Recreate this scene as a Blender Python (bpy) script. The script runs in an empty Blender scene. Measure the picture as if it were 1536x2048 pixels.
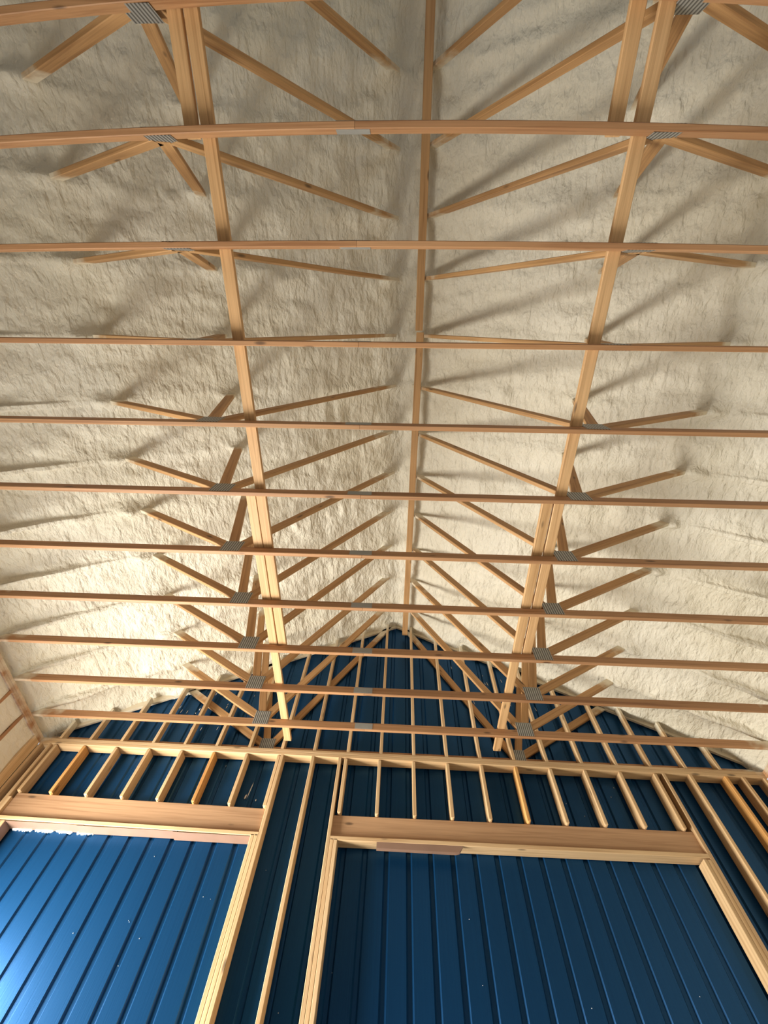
import bpy, math, random
import numpy as np
from mathutils import Matrix, Vector

SC = bpy.context.scene
COL = SC.collection
rnd = random.Random(7)

# ------------------------------------------------------------------ camera
cam_d = bpy.data.cameras.new('camera')
cam = bpy.data.objects.new('camera', cam_d)
COL.objects.link(cam)
cam_d.sensor_fit = 'HORIZONTAL'
cam_d.sensor_width = 36.0
cam_d.lens = 812.6 / 1536 * 36.0
cam_d.clip_start = 0.05
CAMZ = 1.55
def cam_rot(t, yaw, roll):
    f = Vector((0, math.cos(t), math.sin(t))); up = Vector((0, -math.sin(t), math.cos(t))); r = Vector((1, 0, 0))
    Z = Matrix.Rotation(yaw, 3, 'Z')
    f, up, r = Z @ f, Z @ up, Z @ r
    c, s = math.cos(roll), math.sin(roll)
    return c * r + s * up, -s * r + c * up, f
_r, _u, _f = cam_rot(math.radians(64.753), math.radians(4.774), math.radians(5.870))
m = Matrix((( _r.x, _u.x, -_f.x, 0), (_r.y, _u.y, -_f.y, 0), (_r.z, _u.z, -_f.z, CAMZ), (0, 0, 0, 1)))
cam.matrix_world = m
SC.camera = cam

# ------------------------------------------------------------------ world, lights, exposure
SC.view_settings.view_transform = 'Standard'
SC.view_settings.look = 'None'
SC.view_settings.gamma = 1.0
SC.view_settings.use_curve_mapping = False
SC.view_settings.exposure = 0.0
world = bpy.data.worlds.new('world'); SC.world = world
world.use_nodes = True
bg = world.node_tree.nodes['Background']
bg.inputs[0].default_value = (0.75, 0.86, 1.0, 1)
bg.inputs[1].default_value = 1.0

def area(name, loc, direction, sx, sy, power, colr, spread=180):
    d = bpy.data.lights.new(name, 'AREA'); d.shape = 'RECTANGLE'
    d.size = sx; d.size_y = sy; d.energy = power; d.color = colr; d.spread = math.radians(spread)
    o = bpy.data.objects.new(name, d); COL.objects.link(o)
    o.location = loc
    o.rotation_euler = Vector(direction).to_track_quat('-Z', 'Y').to_euler()
    return o
# daylight through the side doorway near the end wall, plus an added soft fill lamp at the unseen rear
area('side_window_daylight', (-4.30, 3.80, 1.66), (1.0, 0.0, 0.04), 1.45, 3.0, 800, (1.0, 0.962, 0.88))
area('rear_fill_light', (1.2, -6.3, 1.9), (-0.05, 1.0, 0.45), 3.4, 3.2, 22, (1.0, 0.92, 0.82))  # added ambient fill from behind the camera, no known source

# ------------------------------------------------------------------ dimensions (metres)
H = 4.795          # underside of the bottom chords, top of the wall plates
Y = 4.792          # inner face of the end wall framing
SP = 0.6096        # truss spacing
HALF = 4.39        # half width between the side walls
def roof_z(x):     # underside of the foam
    return 7.26 - 0.52 * (math.sqrt((x - 0.02) ** 2 + 0.004))
YOFF = {0: 0.0, 1: 0.0, 2: -0.005, 3: 0.0, 4: 0.008, 5: 0.010, 6: 0.008, 7: 0.010, 8: 0.0, 9: -0.017, 10: -0.034}
def yk(k):
    return -1.0795 + (k - 1) * SP + YOFF.get(k, 0.0)

# ------------------------------------------------------------------ materials
def new_mat(name):
    M = bpy.data.materials.new(name); M.use_nodes = True
    nt = M.node_tree; nt.nodes.clear()
    out = nt.nodes.new('ShaderNodeOutputMaterial'); b = nt.nodes.new('ShaderNodeBsdfPrincipled')
    nt.links.new(b.outputs[0], out.inputs[0])
    return M, nt, b
def N(nt, t, **kw):
    n = nt.nodes.new(t)
    for k, v in kw.items():
        if k == 'inp':
            for i, x in v.items(): n.inputs[i].default_value = x
        else: setattr(n, k, v)
    return n
def ramp(nt, src, stops):
    r = nt.nodes.new('ShaderNodeValToRGB'); e = r.color_ramp.elements
    while len(e) > 1: e.remove(e[-1])
    e[0].position = stops[0][0]; e[0].color = (*stops[0][1], 1)
    for p, c in stops[1:]:
        q = e.new(p); q.color = (*c, 1)
    nt.links.new(src, r.inputs[0]); return r
def mixc(nt, a, b, fac, mode='MIX'):
    m_ = nt.nodes.new('ShaderNodeMix'); m_.data_type = 'RGBA'; m_.blend_type = mode
    for sock, v in ((m_.inputs[0], fac), (m_.inputs[6], a), (m_.inputs[7], b)):
        if hasattr(v, 'is_linked'): nt.links.new(v, sock)
        elif isinstance(v, tuple): sock.default_value = (*v, 1)
        else: sock.default_value = v
    return m_.outputs[2]
def math_(nt, op, a, b=0.0, clamp=False):
    n = nt.nodes.new('ShaderNodeMath'); n.operation = op; n.use_clamp = clamp
    for i, v in enumerate((a, b)):
        if hasattr(v, 'is_linked'): nt.links.new(v, n.inputs[i])
        else: n.inputs[i].default_value = v
    return n.outputs[0]

def wood(name, light, dark, spray=True, knots=0.5):
    M, nt, b = new_mat(name)
    tc = N(nt, 'ShaderNodeTexCoord'); oi = N(nt, 'ShaderNodeObjectInfo')
    off = N(nt, 'ShaderNodeVectorMath', operation='SCALE'); off.inputs[0].default_value = (37.0, 11.0, 23.0)
    nt.links.new(oi.outputs['Random'], off.inputs['Scale'])
    add = N(nt, 'ShaderNodeVectorMath', operation='ADD')
    nt.links.new(tc.outputs['Object'], add.inputs[0]); nt.links.new(off.outputs[0], add.inputs[1])
    def mp(s):
        q = N(nt, 'ShaderNodeMapping'); q.inputs['Scale'].default_value = s
        nt.links.new(add.outputs[0], q.inputs[0]); return q.outputs[0]
    n1 = N(nt, 'ShaderNodeTexNoise', inp={'Scale': 1.0, 'Detail': 4.0, 'Distortion': 0.6}); nt.links.new(mp((0.8, 34, 34)), n1.inputs['Vector'])
    n2 = N(nt, 'ShaderNodeTexNoise', inp={'Scale': 1.0, 'Detail': 3.0}); nt.links.new(mp((3.0, 150, 150)), n2.inputs['Vector'])
    g = ramp(nt, n1.outputs[0], [(0.30, dark), (0.52, light), (0.75, tuple(min(1, c * 1.12) for c in light))])
    g2 = ramp(nt, n2.outputs[0], [(0.35, (0.88, 0.86, 0.82)), (0.62, (1.04, 1.04, 1.04))])
    c = mixc(nt, g.outputs[0], g2.outputs[0], 0.7, 'MULTIPLY')
    # per-board tint
    tr = ramp(nt, oi.outputs['Random'], [(0.0, (0.86, 0.80, 0.74)), (0.25, (1.06, 1.0, 0.92)), (0.5, (1.0, 0.93, 0.84)), (0.75, (1.08, 1.06, 1.04)), (1.0, (0.93, 0.88, 0.80))])
    c = mixc(nt, c, tr.outputs[0], 1.0, 'MULTIPLY')
    # knots
    vo = N(nt, 'ShaderNodeTexVoronoi', inp={'Scale': 1.0, 'Randomness': 1.0}); nt.links.new(mp((2.6, 9, 9)), vo.inputs['Vector'])
    kn = ramp(nt, vo.outputs['Distance'], [(0.0, (1, 1, 1)), (0.08, (0.75,) * 3), (0.15, (0, 0, 0))])
    sel = N(nt, 'ShaderNodeSeparateColor'); nt.links.new(vo.outputs['Color'], sel.inputs[0])
    ksel = math_(nt, 'GREATER_THAN', sel.outputs[0], 1.0 - knots)
    kf = math_(nt, 'MULTIPLY', kn.outputs[0], ksel)
    c = mixc(nt, c, tuple(x * 0.32 for x in dark), kf)
    if spray:   # foam overspray where a board runs into the insulation
        ge = N(nt, 'ShaderNodeNewGeometry'); sp = N(nt, 'ShaderNodeSeparateXYZ'); nt.links.new(ge.outputs['Position'], sp.inputs[0])
        ax = math_(nt, 'ABSOLUTE', math_(nt, 'SUBTRACT', sp.outputs[0], 0.02))
        lvl = math_(nt, 'ADD', sp.outputs[2], math_(nt, 'MULTIPLY', ax, 0.52))
        nz = N(nt, 'ShaderNodeTexNoise', inp={'Scale': 7.0, 'Detail': 4.0}); nt.links.new(ge.outputs['Position'], nz.inputs['Vector'])
        v = math_(nt, 'ADD', lvl, math_(nt, 'MULTIPLY', math_(nt, 'SUBTRACT', nz.outputs[0], 0.5), 0.5))
        fa = N(nt, 'ShaderNodeMapRange', inp={1: 6.99, 2: 7.17}); nt.links.new(v, fa.inputs[0])
        c = mixc(nt, c, (0.74, 0.66, 0.50), fa.outputs[0])
    nt.links.new(c, b.inputs['Base Color'])
    b.inputs['Roughness'].default_value = 0.62
    bp = N(nt, 'ShaderNodeBump', inp={'Strength': 0.15, 'Distance': 0.002}); nt.links.new(n2.outputs[0], bp.inputs['Height'])
    nt.links.new(bp.outputs[0], b.inputs['Normal'])
    return M
M_CHORD = wood('chord_wood', (0.44, 0.245, 0.12), (0.32, 0.155, 0.068))
M_WEB = wood('web_wood', (0.50, 0.30, 0.135), (0.35, 0.19, 0.075))
M_BRACE = wood('brace_wood', (0.62, 0.40, 0.205), (0.46, 0.27, 0.12))
M_RIDGE = wood('ridge_brace_wood', (0.52, 0.32, 0.15), (0.38, 0.21, 0.085), spray=False)
M_STUD = wood('stud_wood', (0.63, 0.455, 0.265), (0.49, 0.32, 0.165))
M_GOLD = wood('amber_stud_wood', (0.66, 0.37, 0.13), (0.44, 0.21, 0.06))
M_HEADER = wood('header_wood', (0.47, 0.30, 0.175), (0.35, 0.205, 0.11), spray=False, knots=0.35)

def foam_mat(name, base, dark, bump=1.0):
    M, nt, b = new_mat(name)
    ge = N(nt, 'ShaderNodeNewGeometry')
    big = N(nt, 'ShaderNodeTexNoise', inp={'Scale': 0.9, 'Detail': 3.0}); nt.links.new(ge.outputs['Position'], big.inputs['Vector'])
    c = ramp(nt, big.outputs[0], [(0.33, dark), (0.62, base)])
    def mp(sc):
        q = N(nt, 'ShaderNodeMapping'); q.inputs['Scale'].default_value = sc
        nt.links.new(ge.outputs['Position'], q.inputs[0]); return q.outputs[0]
    n1 = N(nt, 'ShaderNodeTexNoise', inp={'Scale': 1.0, 'Detail': 4.0, 'Roughness': 0.5, 'Distortion': 0.35}); nt.links.new(mp((17, 6.5, 17)), n1.inputs['Vector'])
    n2 = N(nt, 'ShaderNodeTexNoise', inp={'Scale': 1.0, 'Detail': 2.0, 'Roughness': 0.5}); nt.links.new(mp((30, 22, 30)), n2.inputs['Vector'])
    h = math_(nt, 'ADD', n1.outputs[0], math_(nt, 'MULTIPLY', n2.outputs[0], 0.3))
    bp = N(nt, 'ShaderNodeBump', inp={'Strength': bump, 'Distance': 0.034}); nt.links.new(h, bp.inputs['Height'])
    nt.links.new(bp.outputs[0], b.inputs['Normal'])
    nt.links.new(c.outputs[0], b.inputs['Base Color'])
    b.inputs['Roughness'].default_value = 0.55
    b.inputs['Specular IOR Level'].default_value = 0.3
    return M
M_FOAM = foam_mat('spray_foam', (0.755, 0.71, 0.59), (0.70, 0.645, 0.51))
M_FOAMW = foam_mat('wall_foam', (0.78, 0.73, 0.60), (0.70, 0.65, 0.52), 0.6)

def steel_mat():
    M, nt, b = new_mat('blue_painted_steel')
    tc = N(nt, 'ShaderNodeTexCoord')
    mp = N(nt, 'ShaderNodeMapping'); mp.inputs['Scale'].default_value = (110, 1, 0.4); nt.links.new(tc.outputs['Object'], mp.inputs[0])
    n = N(nt, 'ShaderNodeTexNoise', inp={'Scale': 1.0, 'Detail': 2.0}); nt.links.new(mp.outputs[0], n.inputs['Vector'])
    c = ramp(nt, n.outputs[0], [(0.3, (0.005, 0.050, 0.140)), (0.7, (0.006, 0.057, 0.158))])
    nt.links.new(c.outputs[0], b.inputs['Base Color'])
    bp = N(nt, 'ShaderNodeBump', inp={'Strength': 0.3, 'Distance': 0.002}); nt.links.new(n.outputs[0], bp.inputs['Height'])
    nt.links.new(bp.outputs[0], b.inputs['Normal'])
    b.inputs['Roughness'].default_value = 0.32
    b.inputs['Metallic'].default_value = 0.5
    b.inputs['Specular IOR Level'].default_value = 0.3
    return M
M_STEEL = steel_mat()

def plate_mat():
    M, nt, b = new_mat('galvanised_nail_plate')
    tc = N(nt, 'ShaderNodeTexCoord')
    w = N(nt, 'ShaderNodeTexWave', wave_type='BANDS', bands_direction='X', inp={'Scale': 13.6, 'Distortion': 0.0}); nt.links.new(tc.outputs['Object'], w.inputs['Vector'])
    t = N(nt, 'ShaderNodeMapRange', inp={1: 0.35, 2: 0.75}).outputs[0]; nt.links.new(w.outputs[0], t.node.inputs[0])
    c = mixc(nt, (0.42, 0.42, 0.40), (0.13, 0.125, 0.115), t)
    nt.links.new(c, b.inputs['Base Color'])
    b.inputs['Metallic'].default_value = 0.55; b.inputs['Roughness'].default_value = 0.5
    bp = N(nt, 'ShaderNodeBump', inp={'Strength': 0.6, 'Distance': 0.003}); nt.links.new(w.outputs[0], bp.inputs['Height'])
    nt.links.new(bp.outputs[0], b.inputs['Normal'])
    return M
M_PLATE = plate_mat()
def plain(name, colr, rough=0.6, metal=0.0, var=0.08, scale=6.0):
    M, nt, b = new_mat(name)
    ge = N(nt, 'ShaderNodeNewGeometry')
    n = N(nt, 'ShaderNodeTexNoise', inp={'Scale': scale, 'Detail': 4.0}); nt.links.new(ge.outputs['Position'], n.inputs['Vector'])
    c = ramp(nt, n.outputs[0], [(0.3, tuple(x * (1 - var) for x in colr)), (0.7, tuple(min(1, x * (1 + var)) for x in colr))])
    nt.links.new(c.outputs[0], b.inputs['Base Color'])
    b.inputs['Roughness'].default_value = rough; b.inputs['Metallic'].default_value = metal
    return M
M_SPLICE = plain('grey_splice_plate', (0.36, 0.36, 0.34), 0.5, 0.35)
M_BROWN = plain('brown_flashing', (0.27, 0.165, 0.115), 0.5, 0.0, 0.06)
M_WHITE = plain('white_foam_bead', (0.85, 0.83, 0.78), 0.6)
M_CONC = plain('concrete', (0.26, 0.245, 0.22), 0.7, 0.0, 0.12, 1.5)

# ------------------------------------------------------------------ helpers
def link_mesh(name, verts, faces, mat, parent=None, smooth=False, M=None):
    me = bpy.data.meshes.new(name); me.from_pydata([tuple(v) for v in verts], [], faces); me.update()
    if smooth: me.polygons.foreach_set('use_smooth', [True] * len(me.polygons))
    me.materials.append(mat)
    o = bpy.data.objects.new(name, me); COL.objects.link(o)
    if M is not None: o.matrix_world = M
    if parent is not None:
        o.parent = parent
        if M is not None:   # parents are pure translations here
            o.matrix_basis = Matrix.Translation(-parent.location) @ M
    return o
def tag(o, label, cat, group=None):
    o['label'] = label; o['category'] = cat
    if group: o['group'] = group
    return o
def struct(o):
    o['kind'] = 'structure'; return o
def board(name, p0, p1, wdir, w, t, mat, parent=None, ch=0.004, endch=0.0, bow=None, ns=1):
    """A sawn board: centre line p0-p1, width w along wdir, thickness t across; chamfered long edges."""
    p0, p1 = Vector(p0), Vector(p1)
    L = (p1 - p0).length; X = (p1 - p0) / L
    W = Vector(wdir); W = (W - W.dot(X) * X).normalized(); T = X.cross(W)
    a, b = w / 2, t / 2
    sec = [(a, b - ch), (a - ch, b), (-a + ch, b), (-a, b - ch), (-a, -b + ch), (-a + ch, -b), (a - ch, -b), (a, -b + ch)]
    xs = [0.0] + ([endch] if endch else []) + [L * i / ns for i in range(1, ns)] + ([L - endch] if endch else []) + [L]
    vs = []
    for i, x in enumerate(xs):
        k = 1.0
        e = endch if (endch and (i == 0 or i == len(xs) - 1)) else 0.0
        dy = bow(x) if bow else 0.0
        for (u, v) in sec:
            su = (abs(u) - e) * (1 if u > 0 else -1); sv = (abs(v) - e) * (1 if v > 0 else -1)
            vs.append((x, su, sv + dy))
    fs = []
    for i in range(len(xs) - 1):
        for j in range(8):
            q = i * 8
            fs.append((q + j, q + (j + 1) % 8, q + 8 + (j + 1) % 8, q + 8 + j))
    fs.append(tuple(range(7, -1, -1))); n = (len(xs) - 1) * 8; fs.append(tuple(range(n, n + 8)))
    R = Matrix(((X.x, W.x, T.x, p0.x), (X.y, W.y, T.y, p0.y), (X.z, W.z, T.z, p0.z), (0, 0, 0, 1)))
    o = link_mesh(name, vs, [f[::-1] for f in fs] if False else fs, mat, parent, M=R)
    me = o.data
    import bmesh
    bm = bmesh.new(); bm.from_mesh(me); bmesh.ops.recalc_face_normals(bm, faces=bm.faces); bm.to_mesh(me); bm.free()
    return o
def box(name, x0, x1, y0, y1, z0, z1, mat, parent=None):
    c = Vector(((x0 + x1) / 2, (y0 + y1) / 2, (z0 + z1) / 2)); a, b, d = (x1 - x0) / 2, (y1 - y0) / 2, (z1 - z0) / 2
    vs = [(sx * a, sy * b, sz * d) for sx in (-1, 1) for sy in (-1, 1) for sz in (-1, 1)]
    fs = [(0, 1, 3, 2), (4, 6, 7, 5), (0, 4, 5, 1), (2, 3, 7, 6), (0, 2, 6, 4), (1, 5, 7, 3)]
    return link_mesh(name, vs, fs, mat, parent, M=Matrix.Translation(c))
def stud(name, x, z0, z1, mat, y0=Y, depth=0.14, endch=0.0, lean=0.0):
    """upright 2x board, left face at x"""
    return board(name, (x + 0.019 + lean, y0 + depth / 2, z0), (x + 0.019, y0 + depth / 2, z1), (0, 1, 0), depth, 0.038, mat, endch=endch)
def vnoise(shape_pts, scale, seed):
    """value noise on 2-D points, numpy"""
    r = np.random.RandomState(seed); G = r.rand(64, 64)
    p = shape_pts / scale; i = np.floor(p).astype(int); f = p - i; f = f * f * (3 - 2 * f)
    a = G[i[:, 0] % 64, i[:, 1] % 64]; b = G[(i[:, 0] + 1) % 64, i[:, 1] % 64]
    c = G[i[:, 0] % 64, (i[:, 1] + 1) % 64]; d = G[(i[:, 0] + 1) % 64, (i[:, 1] + 1) % 64]
    return (a * (1 - f[:, 0]) + b * f[:, 0]) * (1 - f[:, 1]) + (c * (1 - f[:, 0]) + d * f[:, 0]) * f[:, 1] - 0.5
def grid_mesh(name, P, nu, nv, mat, flip=False):
    fs = []
    for i in range(nu - 1):
        for j in range(nv - 1):
            q = i * nv + j; f = (q, q + 1, q + nv + 1, q + nv)
            fs.append(f[::-1] if flip else f)
    return link_mesh(name, P.tolist(), fs, mat, smooth=True)

ORD = ['first', 'second', 'third', 'fourth', 'fifth', 'sixth', 'seventh', 'eighth', 'ninth', 'tenth', 'eleventh', 'twelfth',
       'thirteenth', 'fourteenth', 'fifteenth', 'sixteenth', 'seventeenth', 'eighteenth', 'nineteenth', 'twentieth', 'twenty-first']

# ------------------------------------------------------------------ setting: floor, side walls, rear wall
YB = -6.4
struct(box('floor', -HALF - 0.3, HALF + 0.3, YB - 0.3, Y + 0.3, -0.12, 0.0, M_CONC))

def foam_wall(name, x, side, holes):
    """foam-filled side wall with real lumps; holes = [(y0,y1,z0,z1)] left open"""
    ys = np.arange(YB, Y + 0.12, 0.06); zs = np.append(np.arange(0.0, H - 0.09, 0.06), H - 0.080)
    for h in holes:
        ys = np.sort(np.unique(np.append(ys, h[:2]))); zs = np.sort(np.unique(np.append(zs, h[2:])))
    yy, zz = np.meshgrid(ys, zs, indexing='ij')
    P = np.stack([yy.ravel(), zz.ravel()], 1)
    d = vnoise(P, 0.30, 3) * 0.030 + vnoise(P, 0.10, 4) * 0.012
    X = x + side * (0.010 + d + 0.012)
    V = np.stack([X, P[:, 0], P[:, 1]], 1); nz = len(zs); fs = []
    for i in range(len(ys) - 1):
        for j in range(nz - 1):
            cy, cz = (ys[i] + ys[i + 1]) / 2, (zs[j] + zs[j + 1]) / 2
            if any(h[0] < cy < h[1] and h[2] < cz < h[3] for h in holes): continue
            q = i * nz + j; f = (q, q + 1, q + nz + 1, q + nz); fs.append(f if side < 0 else f[::-1])
    o = link_mesh(name, V.tolist(), fs, M_FOAMW, smooth=True)
    return struct(o)
DOOR = (3.0, 4.60, 0.1, 3.28)
foam_wall('wall_left', -HALF, -1, [DOOR])
foam_wall('wall_right', HALF, 1, [])
# rear wall behind the camera, with an assumed opening added for the fill light
def wall_back():
    vs, fs = [], []
    def quad(x0, x1, z0, z1a, z1b):
        n = len(vs); vs.extend([(x0, YB, z0), (x1, YB, z0), (x1, YB, z1b), (x0, YB, z1a)]); fs.append((n, n + 1, n + 2, n + 3))
    D0, D1, DT = -0.9, 3.3, 3.6
    for a, b in ((-HALF - .1, D0), (D0, 0.02), (0.02, D1), (D1, HALF + .1)):
        z0 = 0.0 if (b <= D0 or a >= D1) else DT
        quad(a, b, z0, roof_z(a), roof_z(b))
    return struct(link_mesh('wall_back', vs, fs, M_STEEL))
wall_back()

# end wall cladding: ribbed blue steel, ribs every 0.2245 m, recesses seen from inside
def wall_end():
    xs = [(-HALF - 0.12, 0.0)]
    i0 = -20
    for i in range(i0, 21):
        c = -0.023 + 0.2245 * i
        if c < -HALF - 0.02 or c > HALF + 0.02: continue
        for dx, dy in ((-0.032, 0.0), (-0.017, 0.019), (0.017, 0.019), (0.032, 0.0)):
            xs.append((c + dx, dy))
    xs.append((HALF + 0.12, 0.0))
    vs = []
    for x, dy in xs: vs.append((x, Y + 0.150 + dy, 0.0)); vs.append((x, Y + 0.150 + dy, roof_z(x) + 0.05))
    fs = [(2 * i, 2 * i + 2, 2 * i + 3, 2 * i + 1) for i in range(len(xs) - 1)]
    return struct(link_mesh('wall_end', vs, fs, M_STEEL))
wall_end()

# ------------------------------------------------------------------ ceiling: sprayed foam on both roof slopes, lumpy, turned down at the eaves
def ceiling():
    sx = list(np.arange(-4.36, 4.361, 0.0265))
    sx = [-4.47, -4.45, -4.43, -4.405, -4.385] + sx + [4.385, 4.405, 4.43, 4.45, 4.47]
    ys = list(np.arange(YB - 0.05, -3.0, 0.12)) + list(np.arange(-3.0, Y + 0.165, 0.0265))
    for k in range(-1, 11):
        c = yk(k) + 0.019
        ys += [c - 0.045, c - 0.03, c - 0.022, c, c + 0.022, c + 0.03, c + 0.045]
    ys = sorted(ys); ys = [y for i, y in enumerate(ys) if i == 0 or y - ys[i - 1] > 0.004]
    sx = np.array(sx); ys = np.array(ys)
    xx, yy = np.meshgrid(sx, ys, indexing='ij')
    x = xx.ravel(); y = yy.ravel()
    base = 7.26 - 0.52 * np.sqrt((x - 0.02) ** 2 + 0.012)
    P = np.stack([x + 20, y + 20], 1)
    W = np.stack([x + 20 + 0.05 * vnoise(P, 0.2, 21), y + 20 + 0.05 * vnoise(P, 0.2, 22)], 1)
    d = 0.060 * vnoise(W, 0.55, 1) + 0.040 * vnoise(W, 0.22, 2) + 0.026 * vnoise(W, 0.105, 5) + 0.011 * vnoise(W, 0.055, 6)
    # spray passes: fine ripples running along the building near the ridge, across it lower down
    S = np.stack([(x + 20) * 1.0, (y + 20) * 0.25], 1)
    near = np.exp(-((np.abs(x) - 0.9) / 0.8) ** 2)
    d += 0.036 * near * vnoise(S, 0.085, 8) * np.where(x < 0, 1.0, 0.5)
    S2 = np.stack([(x + 20) * 0.25, (y + 20)], 1)
    d += 0.022 * vnoise(S2, 0.10, 9)
    # shallow bellies between the trusses, the foam hugging each rafter
    for k in range(-4, 12):
        c = -1.0795 + (k - 1) * SP + YOFF.get(k, 0.0) + 0.019
        q = np.exp(-((y - c) / 0.09) ** 2)
        d -= 0.018 * q * (0.6 + 0.8 * (vnoise(np.stack([x + 9, y * 0 + k + 9.5], 1), 0.5, 11) + 0.5))
        if k <= 10:   # foam-coated rafter standing proud near the eave
            hx = np.clip((np.abs(x) - 3.15) / 0.9, 0, 1) ** 1.2
            d -= 0.085 * hx * np.clip(1.0 - (np.abs(y - c) - 0.022) / 0.012, 0, 1)
    for k in range(-1, 11):
        c = yk(k) + 0.019
        for (wx, hh, rr) in ((-3.02, .075, .075), (3.0, .075, .075), (-1.95, .06, .06), (1.95, .06, .06), (-0.17, .06, .07), (0.24, .06, .07)):
            d -= hh * np.exp(-(((x - wx) / (rr * 1.3)) ** 2 + ((y - c) / (rr * 0.8)) ** 2))
    g = np.clip((y - 4.70) / 0.15, 0, 1)
    d += g * (0.030 * vnoise(W, 0.16, 31) + 0.035 * vnoise(W, 0.4, 32) - 0.012)
    z = base + d
    # eave turn-down onto the wall plate
    ax = np.abs(x)
    e = np.clip((ax - 4.22) / 0.23, 0, 1)
    z = z * (1 - e ** 2.2) + (H + 0.014 + 0.01 * vnoise(W, 0.1, 13)) * e ** 2.2
    V = np.stack([x, y, z], 1)
    o = grid_mesh('ceiling', V, len(sx), len(ys), M_FOAM, flip=True)
    struct(o)
ceiling()
# lid over the eaves so no daylight leaks between plate and foam
# ------------------------------------------------------------------ side wall framing: plates, studs
for side, nm in ((-1, 'left'), (1, 'right')):
    xc = side * (HALF + 0.07)
    o = board('top_plate', (xc, YB + 0.1, H - 0.057), (xc, Y + 0.0, H - 0.057), (0, 0, 1), 0.038, 0.14, M_CHORD)
    tag(o, 'lower board of the doubled plate along the %s side wall' % ('brightly lit' if side < 0 else 'shaded'), 'wall plate')
    o = board('top_plate', (xc, YB + 0.1, H - 0.019), (xc, Y + 0.0, H - 0.019), (0, 0, 1), 0.038, 0.14, M_CHORD)
    tag(o, 'upper board of the doubled plate under the truss ends, %s side wall' % ('brightly lit' if side < 0 else 'shaded'), 'wall plate')
lw = [4.29, 3.90, 3.49, 3.08, 2.68, 2.27]
for i, y in enumerate(lw):
    z0 = 3.32 if DOOR[0] - .05 < y < DOOR[1] else 0.0
    o = board('wall_stud', (-HALF - 0.074, y, z0), (-HALF - 0.074, y, H - 0.076), (1, 0, 0), 0.14, 0.038, M_CHORD)
    tag(o, 'pinkish stud in the foamed side wall, %s from the lit corner' % ORD[i], 'stud', 'studs of the foamed side wall')
for i, y in enumerate([4.52, 4.11, 3.70]):
    o = board('wall_stud', (HALF + 0.07, y, 0.0), (HALF + 0.07, y, H - 0.076), (1, 0, 0), 0.14, 0.038, M_STUD)
    tag(o, 'stud in the shaded side wall, %s from the end wall' % ORD[i], 'stud', 'studs of the shaded side wall')

for side, lab in ((-1, 'wide-faced stud of the lit side wall, tight in the corner'), (1, 'wide-faced stud of the shaded side wall, tight in the corner')):
    xx = side * (HALF + 0.017)
    o = board('wall_stud', (xx, Y - 0.071, 0.0), (xx, Y - 0.071, H - 0.077), (0, 1, 0), 0.14, 0.038, M_STUD); tag(o, lab, 'stud')
# ------------------------------------------------------------------ end wall framing
o = board('top_plate', (-HALF, Y + 0.07, H - 0.019), (HALF, Y + 0.07, H - 0.019), (0, 1, 0), 0.14, 0.038, M_STUD)
tag(o, 'upper board of the doubled plate across the blue end wall', 'wall plate')
o = board('top_plate', (-HALF, Y + 0.07, H - 0.057), (HALF, Y + 0.07, H - 0.057), (0, 1, 0), 0.14, 0.038, M_STUD)
tag(o, 'lower board of the doubled plate, resting on the end wall studs', 'wall plate')
ZT = H - 0.076

def S(x, z0, z1, label, cat='stud', name='wall_stud', mat=M_STUD, group=None, endch=0.0, **kw):
    o = stud(name, x, z0, z1, mat, endch=endch, **kw); tag(o, label, cat, group); return o
# full-height studs
S(-4.388, 0, ZT, 'corner stud where the end wall meets the lit foamed wall')
S(-4.265, 0, ZT, 'king stud at the corner side of the brighter blue opening', name='king_stud')
S(-1.353, 0, ZT, 'king stud between the brighter opening and the lone stud', name='king_stud')
S(-0.974, 0, ZT, 'lone full-height stud standing between the two blue openings')
S(-0.646, 0, ZT, 'king stud on the lone stud side of the darker wide opening', name='king_stud')
S(3.185, 0, ZT, 'king stud on the far side of the darker wide opening', name='king_stud')
S(3.493, 0, ZT, 'round-edged pale stud just beyond the darker opening', endch=0.0)
S(3.900, 0, ZT, 'amber stud between the pale stud and the shaded corner', mat=M_GOLD)
S(4.100, 0, ZT, 'knotty stud near the shaded corner of the end wall')
S(4.345, 0, ZT, 'corner stud where the end wall meets the shaded side wall')
# foam packed between the last two studs
# left (narrow) opening
LX0, LX1, RX0, RX1 = -4.050, -1.429, -0.532, 3.109
ZS = 3.867
for i, x in enumerate((-4.164, -4.126, -4.088)):
    S(x, 0, ZS, 'jack stud in the corner side jamb of the brighter opening, %s' % ('nearest the corner', 'middle of three', 'facing the opening')[i], name='jack_stud')
S(-4.227, 0, 4.10, 'short stud beside the king stud under the header end by the lit corner', name='jack_stud')
for i, x in enumerate((-1.429, -1.391)):
    S(x, 0, ZS, 'jack stud of the jamb right of the brighter opening, %s' % ('facing the blue steel', 'against the king stud')[i], name='jack_stud')
for i, x in enumerate((-0.608, -0.570)):
    S(x, 0, ZS, 'jack stud of the jamb left of the darker opening, %s' % ('against the king stud', 'facing the blue steel')[i], name='jack_stud')
for i, x in enumerate((3.109, 3.147)):
    S(x, 0, ZS, 'jack stud of the jamb right of the darker opening, %s' % ('facing the blue steel', 'against the king stud')[i], name='jack_stud')
def sill(x0, x1, dz, label):
    o = board('header_plate', (x0, Y + 0.07, ZS + 0.019 + dz[0]), (x1, Y + 0.07, ZS + 0.019 + dz[1]), (0, 1, 0), 0.14, 0.038, M_STUD)
    tag(o, label, 'header plate')
sill(-4.188, LX1 + 0.076, (0.012, -0.012), 'flat board under the header of the brighter opening')
sill(RX0 - 0.076, RX1 + 0.076, (-0.010, 0.014), 'flat board under the header of the darker opening')
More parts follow.
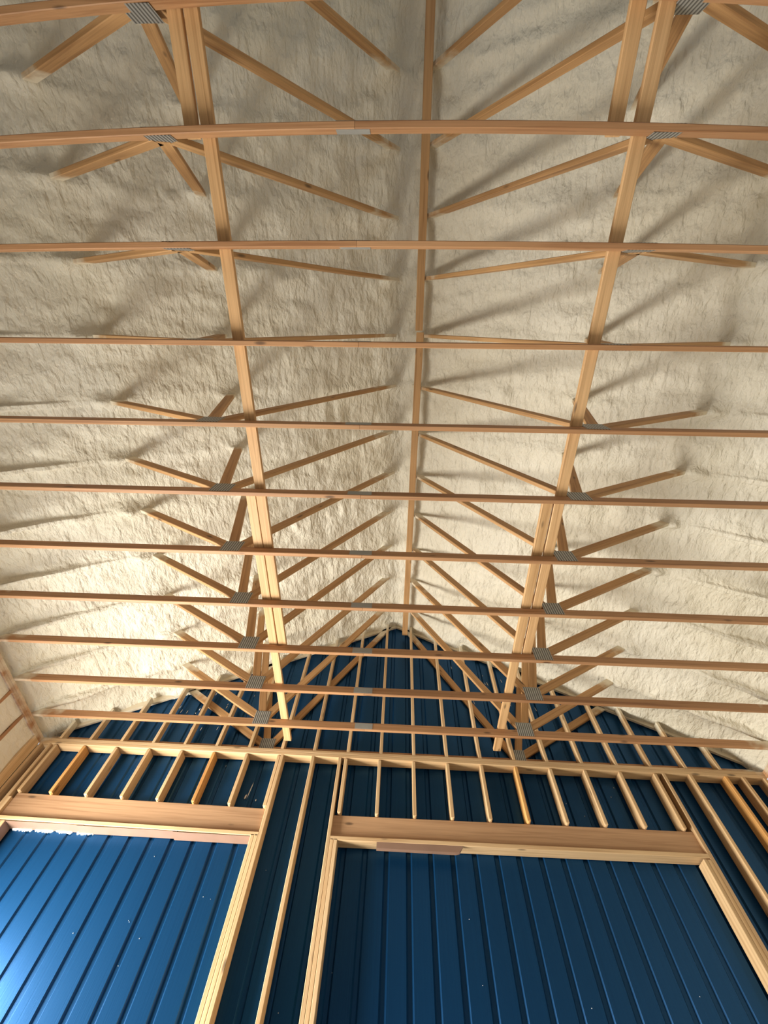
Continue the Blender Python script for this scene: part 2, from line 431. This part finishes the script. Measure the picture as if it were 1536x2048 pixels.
def header(x0, x1, zt, zb, d, label):
    r = bpy.data.objects.new('door_header', None); COL.objects.link(r); r.location = ((x0 + x1) / 2, Y + 0.08, (zt + zb) / 2)
    for j in range(2):
        y = Y + 0.042 + 0.019 + j * 0.0385
        board('header_board', (x0, y, (zt + zb) / 2 + d[0]), (x1, y, (zt + zb) / 2 + d[1]), (0, 0, 1), zt - zb, 0.038, M_HEADER, r)
    tag(r, label, 'header')
header(-4.190, -1.353, 4.148, 3.906, (0.016, -0.012), 'reddish doubled header beam above the brighter opening')
header(-0.608, 3.185, 4.118, 3.906, (-0.010, 0.014), 'paler knotted header beam above the darker wide opening')
# cripples
lx = [-4.190, -3.823, -3.417, -3.006, -2.598, -2.193, -1.786, -1.393]
for i, x in enumerate(lx):
    zb = 4.160 - 0.028 * (x + 4.19) / 2.8 + 0.001
    S(x, zb, ZT, 'short cripple stud above the reddish header, %s from the lit corner' % ORD[i], name='cripple_stud', mat=M_GOLD if i in (1, 5) else M_STUD, group='cripple studs above the reddish header', endch=0.011)
rx = [-0.572, -0.165, 0.245, 0.650, 1.054, 1.460, 1.865, 2.270, 2.678, 3.082]
for i, x in enumerate(rx):
    zb = 4.108 + 0.024 * (x + 0.6) / 3.8 + 0.001
    S(x, zb, ZT, 'short cripple stud above the paler header, %s from the lone stud' % ORD[i], name='cripple_stud', mat=M_GOLD if i in (5,) else M_STUD, group='cripple studs above the paler header', endch=0.011)
# gable studs above the plate
gx = [-4.20] + [-3.823 + 0.4064 * i for i in range(20)]
gx = [-4.20, -3.815, -3.411, -3.004, -2.602, -2.198, -1.787, -1.374, -0.972, -0.556, -0.152, 0.250, 0.650, 1.054, 1.462, 1.856, 2.270, 2.680, 3.082, 3.493, 3.895]
for i, x in enumerate(gx):
    o = stud('gable_stud', x, H, roof_z(x + 0.019) - 0.035, M_STUD, depth=0.089)
    tag(o, 'upright gable stud on the end wall plate, %s from the lit corner' % ORD[i], 'stud', 'gable studs on the end wall plate')

# brown flashing around the openings
def sheet(name, pts, thick, mat, label, cat='flashing'):
    """bent sheet: pts = profile (y,z); extruded from x0 to x1"""
    x0, x1, prof = pts
    vs, fs = [], []
    n = len(prof)
    for x in (x0, x1):
        for (yy, zz) in prof: vs.append((x, yy, zz))
        for (yy, zz) in prof: vs.append((x, yy, zz + thick))
    def id_(s, layer, i): return s * 2 * n + layer * n + i
    for i in range(n - 1):
        fs.append((id_(0, 0, i), id_(1, 0, i), id_(1, 0, i + 1), id_(0, 0, i + 1)))
        fs.append((id_(0, 1, i), id_(0, 1, i + 1), id_(1, 1, i + 1), id_(1, 1, i)))
        fs.append((id_(0, 0, i), id_(0, 0, i + 1), id_(0, 1, i + 1), id_(0, 1, i)))
        fs.append((id_(1, 0, i), id_(1, 1, i), id_(1, 1, i + 1), id_(1, 0, i + 1)))
    fs.append((id_(0, 0, 0), id_(0, 1, 0), id_(1, 1, 0), id_(1, 0, 0)))
    fs.append((id_(0, 0, n - 1), id_(1, 0, n - 1), id_(1, 1, n - 1), id_(0, 1, n - 1)))
    o = link_mesh(name, vs, fs, mat); tag(o, label, cat); return o
yf, yb = Y + 0.004, Y + 0.142
sheet('flashing_strip', (-4.045, -3.20, [(yf, 3.865), (yb, 3.862)]), 0.002, M_BROWN, 'brown flashing strip under the brighter opening header, piece by the corner')
sheet('flashing_strip', (-3.28, -2.20, [(yf, 3.857), (yb, 3.854)]), 0.002, M_BROWN, 'brown flashing strip under the brighter opening header, middle piece')
sheet('flashing_strip', (-2.25, -1.432, [(yf, 3.849), (yb, 3.842)]), 0.002, M_BROWN, 'brown flashing strip under the brighter opening header, piece at its lone stud end')
def jamb_sheet(x0, x1, z0, z1, label):
    o = box('flashing_strip', x0, x1, yf, yb, z0, z1, M_BROWN); tag(o, label, 'flashing')
jamb_sheet(LX0 + 0.001, LX0 + 0.004, 0.0, 3.866, 'brown flashing lining the corner side jamb of the brighter opening')
# flap with a rounded end hanging under the wide header
def flap():
    xs = np.linspace(-0.13, 0.74, 24); vs, fs = [], []
    for x in xs:
        t = max(0.0, (x - 0.66) / 0.08); drop = 1 - (1 - math.sqrt(max(0.0, 1 - t * t)))
        row = [(x, Y + 0.002, 3.868), (x, Y + 0.002, 3.868 - 0.060 * (0.3 + 0.7 * drop)), (x, Y + 0.008, 3.868 - 0.080 * (0.2 + 0.8 * drop))]
        vs += row + [(a, b + 0.002, c) for a, b, c in row]
    for i in range(len(xs) - 1):
        q = 6 * i
        for a, b in ((0, 1), (1, 2)):
            fs.append((q + a, q + 6 + a, q + 6 + b, q + b)); fs.append((q + 3 + a, q + 3 + b, q + 9 + b, q + 9 + a))
        fs.append((q + 2, q + 8, q + 11, q + 5)); fs.append((q, q + 3, q + 9, q + 6))
    fs.append((0, 1, 2, 5, 4, 3)); n = 6 * (len(xs) - 1); fs.append((n, n + 3, n + 4, n + 5, n + 2, n + 1))
    o = link_mesh('flashing_strip', vs, fs, M_BROWN); tag(o, 'brown flashing flap with a rounded end hanging under the paler header', 'flashing')
flap()
# ragged white foam bead along the head of the narrow opening
def bead():
    r = random.Random(3); vs, fs = [], []
    def seg(x0, x1):
        n = max(4, int((x1 - x0) / 0.012)); st = len(vs)
        for i in range(n + 1):
            x = x0 + (x1 - x0) * i / n; a = 0.006 + 0.018 * r.random(); zt = 3.868
            z0 = zt - a * (1 if 0 < i < n else .2)
            vs.extend([(x, Y + 0.130, zt), (x, Y + 0.128, z0), (x, Y + 0.148, z0 - 0.004), (x, Y + 0.149, zt)])
        for i in range(n):
            q = st + 4 * i
            for j in range(4): fs.append((q + j, q + 4 + j, q + 4 + (j + 1) % 4, q + (j + 1) % 4))
        fs.append((st, st + 1, st + 2, st + 3)); q = st + 4 * n; fs.append((q + 3, q + 2, q + 1, q))
    for a, b in ((-4.02, -3.80), (-3.77, -3.57), (-3.54, -3.36), (-3.31, -3.12)): seg(a, b)
    o = link_mesh('foam_bead', vs, fs, M_WHITE, smooth=False)
    o['kind'] = 'stuff'; tag(o, 'ragged white foam bead along the head of the brighter opening', 'foam')
bead()
def splatter():
    r = random.Random(12); vs, fs = [], []
    ico = [(0, 0, 1), (0.894, 0, 0.447), (0.276, 0.851, 0.447), (-0.724, 0.526, 0.447), (-0.724, -0.526, 0.447), (0.276, -0.851, 0.447),
           (0.724, 0.526, -0.447), (-0.276, 0.851, -0.447), (-0.894, 0, -0.447), (-0.276, -0.851, -0.447), (0.724, -0.526, -0.447), (0, 0, -1)]
    tri = [(0, 1, 2), (0, 2, 3), (0, 3, 4), (0, 4, 5), (0, 5, 1), (1, 6, 2), (2, 7, 3), (3, 8, 4), (4, 9, 5), (5, 10, 1), (6, 7, 2), (7, 8, 3), (8, 9, 4), (9, 10, 5), (10, 6, 1), (11, 7, 6), (11, 8, 7), (11, 9, 8), (11, 10, 9), (11, 6, 10)]
    def blob(x, z, a, b, tilt=0.0):
        n = len(vs)
        for (u, v, w) in ico:
            vs.append((x + u * a + w * b * tilt, Y + 0.145 + v * 0.004, z + w * b))
        fs.extend([(n + i, n + j, n + k) for i, j, k in tri])
    spots = [(-1.63, 4.37, 0.006, 0.10, 0.12), (-1.66, 4.30, 0.011, 0.03, 0.1), (-1.53, 4.27, 0.007, 0.012, 0)]
    for s in spots: blob(*s)
    for _ in range(26): blob(r.uniform(-3.1, -2.0), r.uniform(5.1, 5.7), r.uniform(.003, .007), r.uniform(.006, .035), 0.15)
    for _ in range(16): blob(r.uniform(0.4, 2.2), r.uniform(5.5, 6.4), r.uniform(.003, .005), r.uniform(.006, .04), -0.2)
    for _ in range(16): blob(r.uniform(-3.9, 3.0), r.uniform(2.5, 3.8), r.uniform(.0015, .003), r.uniform(.002, .005), 0)
    for _ in range(12): blob(r.uniform(-3.5, 3.5), r.uniform(4.2, 4.7), r.uniform(.002, .005), r.uniform(.004, .012), 0)
    o = link_mesh('foam_splatter', vs, fs, M_WHITE, smooth=True); o['kind'] = 'stuff'
    tag(o, 'tiny white specks of foam stuck to the blue steel cladding', 'foam')
splatter()

# ------------------------------------------------------------------ roof trusses
NLx, NRx, SPx = -1.590, 1.568, -0.345
CT = 0.089
def web(parent, a, b, y, mat=M_WEB, w=0.089):
    d = Vector((b[0] - a[0], 0, b[1] - a[1])).normalized()
    n = Vector((-d.z, 0, d.x))
    return board('web', (a[0], y + 0.019, a[1]), (b[0], y + 0.019, b[1]), n, w, 0.038, mat, parent)
BOW = {0: (-0.012, 0.088, 2.45), 1: (-0.028, 0.056, 2.5), 2: (-0.017, 0.022, 2.5)}
def plates(root, y):
    z = H
    out = []
    for x, w in ((NLx, 0.185), (NRx, 0.185)):
        for f in (y - 0.0015, y + 0.0380):
            out.append(box('connector_plate', x - w / 2, x + w / 2, f - 0.0012 if f < y else f, f + 0.0015 if f < y else f + 0.0025, z + 0.012, z + 0.185, M_PLATE, root))
    for f in (y - 0.0015, y + 0.0380):
        out.append(box('splice_plate', SPx - 0.105, SPx + 0.105, f - 0.0012 if f < y else f, f + 0.0015 if f < y else f + 0.0025, z + 0.008, z + 0.080, M_SPLICE, root))
    return out
def chord_parts(root, k, y):
    bw = BOW.get(k)
    for (xa, xb) in ((-4.47, SPx + 0.012), (SPx + 0.014, 4.47)):
        fn = None; ns = 1
        if bw:
            ns = 16
            def fn(s, xa=xa, bw=bw):
                x = xa + s; t = min(abs(x) / bw[2], 1.35)
                return -(bw[0] + bw[1] * t * t)      # T axis points to -y
        board('bottom_chord', (xa, y + 0.019, H + CT / 2), (xb, y + 0.019, H + CT / 2), (0, 0, 1), CT, 0.038, M_CHORD, root, bow=fn, ns=ns)
def webs(root, y, full=True):
    zb = H + CT
    web(root, (NLx - 0.045, zb + 0.030), (-3.02, roof_z(-3.02) + 0.055), y)
    web(root, (NLx - 0.005, zb + 0.02), (-1.965, roof_z(-1.965) + 0.10), y)
    web(root, (NLx + 0.050, zb + 0.035), (-0.10, roof_z(-0.10) + 0.02), y)
    web(root, (NRx + 0.045, zb + 0.030), (3.06, roof_z(3.06) + 0.09), y)
    web(root, (NRx + 0.005, zb + 0.02), (1.965, roof_z(1.965) + 0.10), y)
    web(root, (NRx - 0.050, zb + 0.035), (0.17, roof_z(0.17) + 0.02), y)

names = {-1: 'roof truss almost wholly overhead, only its upper webs in view', 0: 'nearest roof truss with its pale-edged bottom chord, cut by the picture top'}
proto = None
for k in range(-1, 11):
    y = yk(k)
    r = bpy.data.objects.new('roof_truss', None); COL.objects.link(r); r.location = (0, y, H)
    if k <= 2:
        chord_parts(r, k, y); webs(r, y)
        if k in BOW:
            # keep plates flush on the slightly bowed chord
            b = BOW[k]; 
            for o in plates(r, y):
                x = o.location.x; t = min(abs(x) / b[2], 1.35); o.location.y += b[0] + b[1] * t * t
        else: plates(r, y)
    elif k == 3:
        chord_parts(r, k, y); webs(r, y); plates(r, y); proto = r
    else:
        for ch in list(proto.children):
            c = ch.copy(); COL.objects.link(c); c.parent = r
    lab = names.get(k)
    if not lab:
        n = 11 - k
        lab = 'wooden roof truss spanning wall to wall, %s in front of the gable end truss' % ORD[n - 1]
    tag(r, lab, 'roof truss', 'roof trusses')
# gable end truss against the cladding
yg = Y + 0.100
r = bpy.data.objects.new('roof_truss', None); COL.objects.link(r); r.location = (0, yg, H)
chord_parts(r, 99, yg); webs(r, yg)
for x, w in ((NLx, 0.185), (NRx, 0.185)):
    box('connector_plate', x - w / 2, x + w / 2, yg - 0.003, yg - 0.0005, H + 0.012, H + 0.195, M_PLATE, r)
for s in (-1, 1):
    a = (s * 4.40, roof_z(s * 4.40) - 0.0); b = (0.02 + s * 0.01, roof_z(0.02) + 0.02)
    dz = -0.010
    d = Vector((b[0] - a[0], 0, b[1] - a[1])).normalized(); n = Vector((-d.z, 0, d.x))
    board('top_chord', (a[0], yg + 0.019, a[1] + dz), (b[0], yg + 0.019, b[1] + dz), n, 0.089, 0.038, M_CHORD, r)
tag(r, 'gable end roof truss set against the dark steel behind the gable studs', 'roof truss', 'roof trusses')

# ------------------------------------------------------------------ long braces lying on the bottom chords
ZB = H + CT + 0.0195
def brace(p0, p1, label, z=ZB, mat=M_BRACE, group='long flat braces on the truss chords'):
    o = board('long_brace', (p0[0], p0[1], z), (p1[0], p1[1], z), (1, 0, 0), 0.089, 0.037, mat)
    tag(o, label, 'brace', group)
brace((-1.398, -4.6), (-1.390, -1.06), 'flat brace nearest overhead on the lit side, outer board of the lapped pair')
brace((-1.300, -2.4), (-1.222, 3.25), 'long flat brace on the lit side, from the overhead lap past mid roof')
brace((-1.340, 1.41), (-1.308, 4.77), 'flat brace on the lit side, outer board running to the end wall')
brace((1.262, -4.6), (1.274, -1.06), 'flat brace nearest overhead on the shaded side, inner board with a gap beside it')
brace((1.440, -2.4), (1.407, 3.25), 'long flat brace on the shaded side, from overhead past mid roof')
brace((1.315, 1.41), (1.292, 4.775), 'flat brace on the shaded side, inner board running to the end wall')
brace((0.155, -5.0), (0.190, 0.10), 'flat brace right under the foamed ridge, the overhead length', z=6.975, mat=M_RIDGE, group='flat braces under the foamed ridge')
brace((0.205, 0.12), (0.165, 4.86), 'flat brace right under the foamed ridge, the length ending at the gable', z=6.975, mat=M_RIDGE, group='flat braces under the foamed ridge')
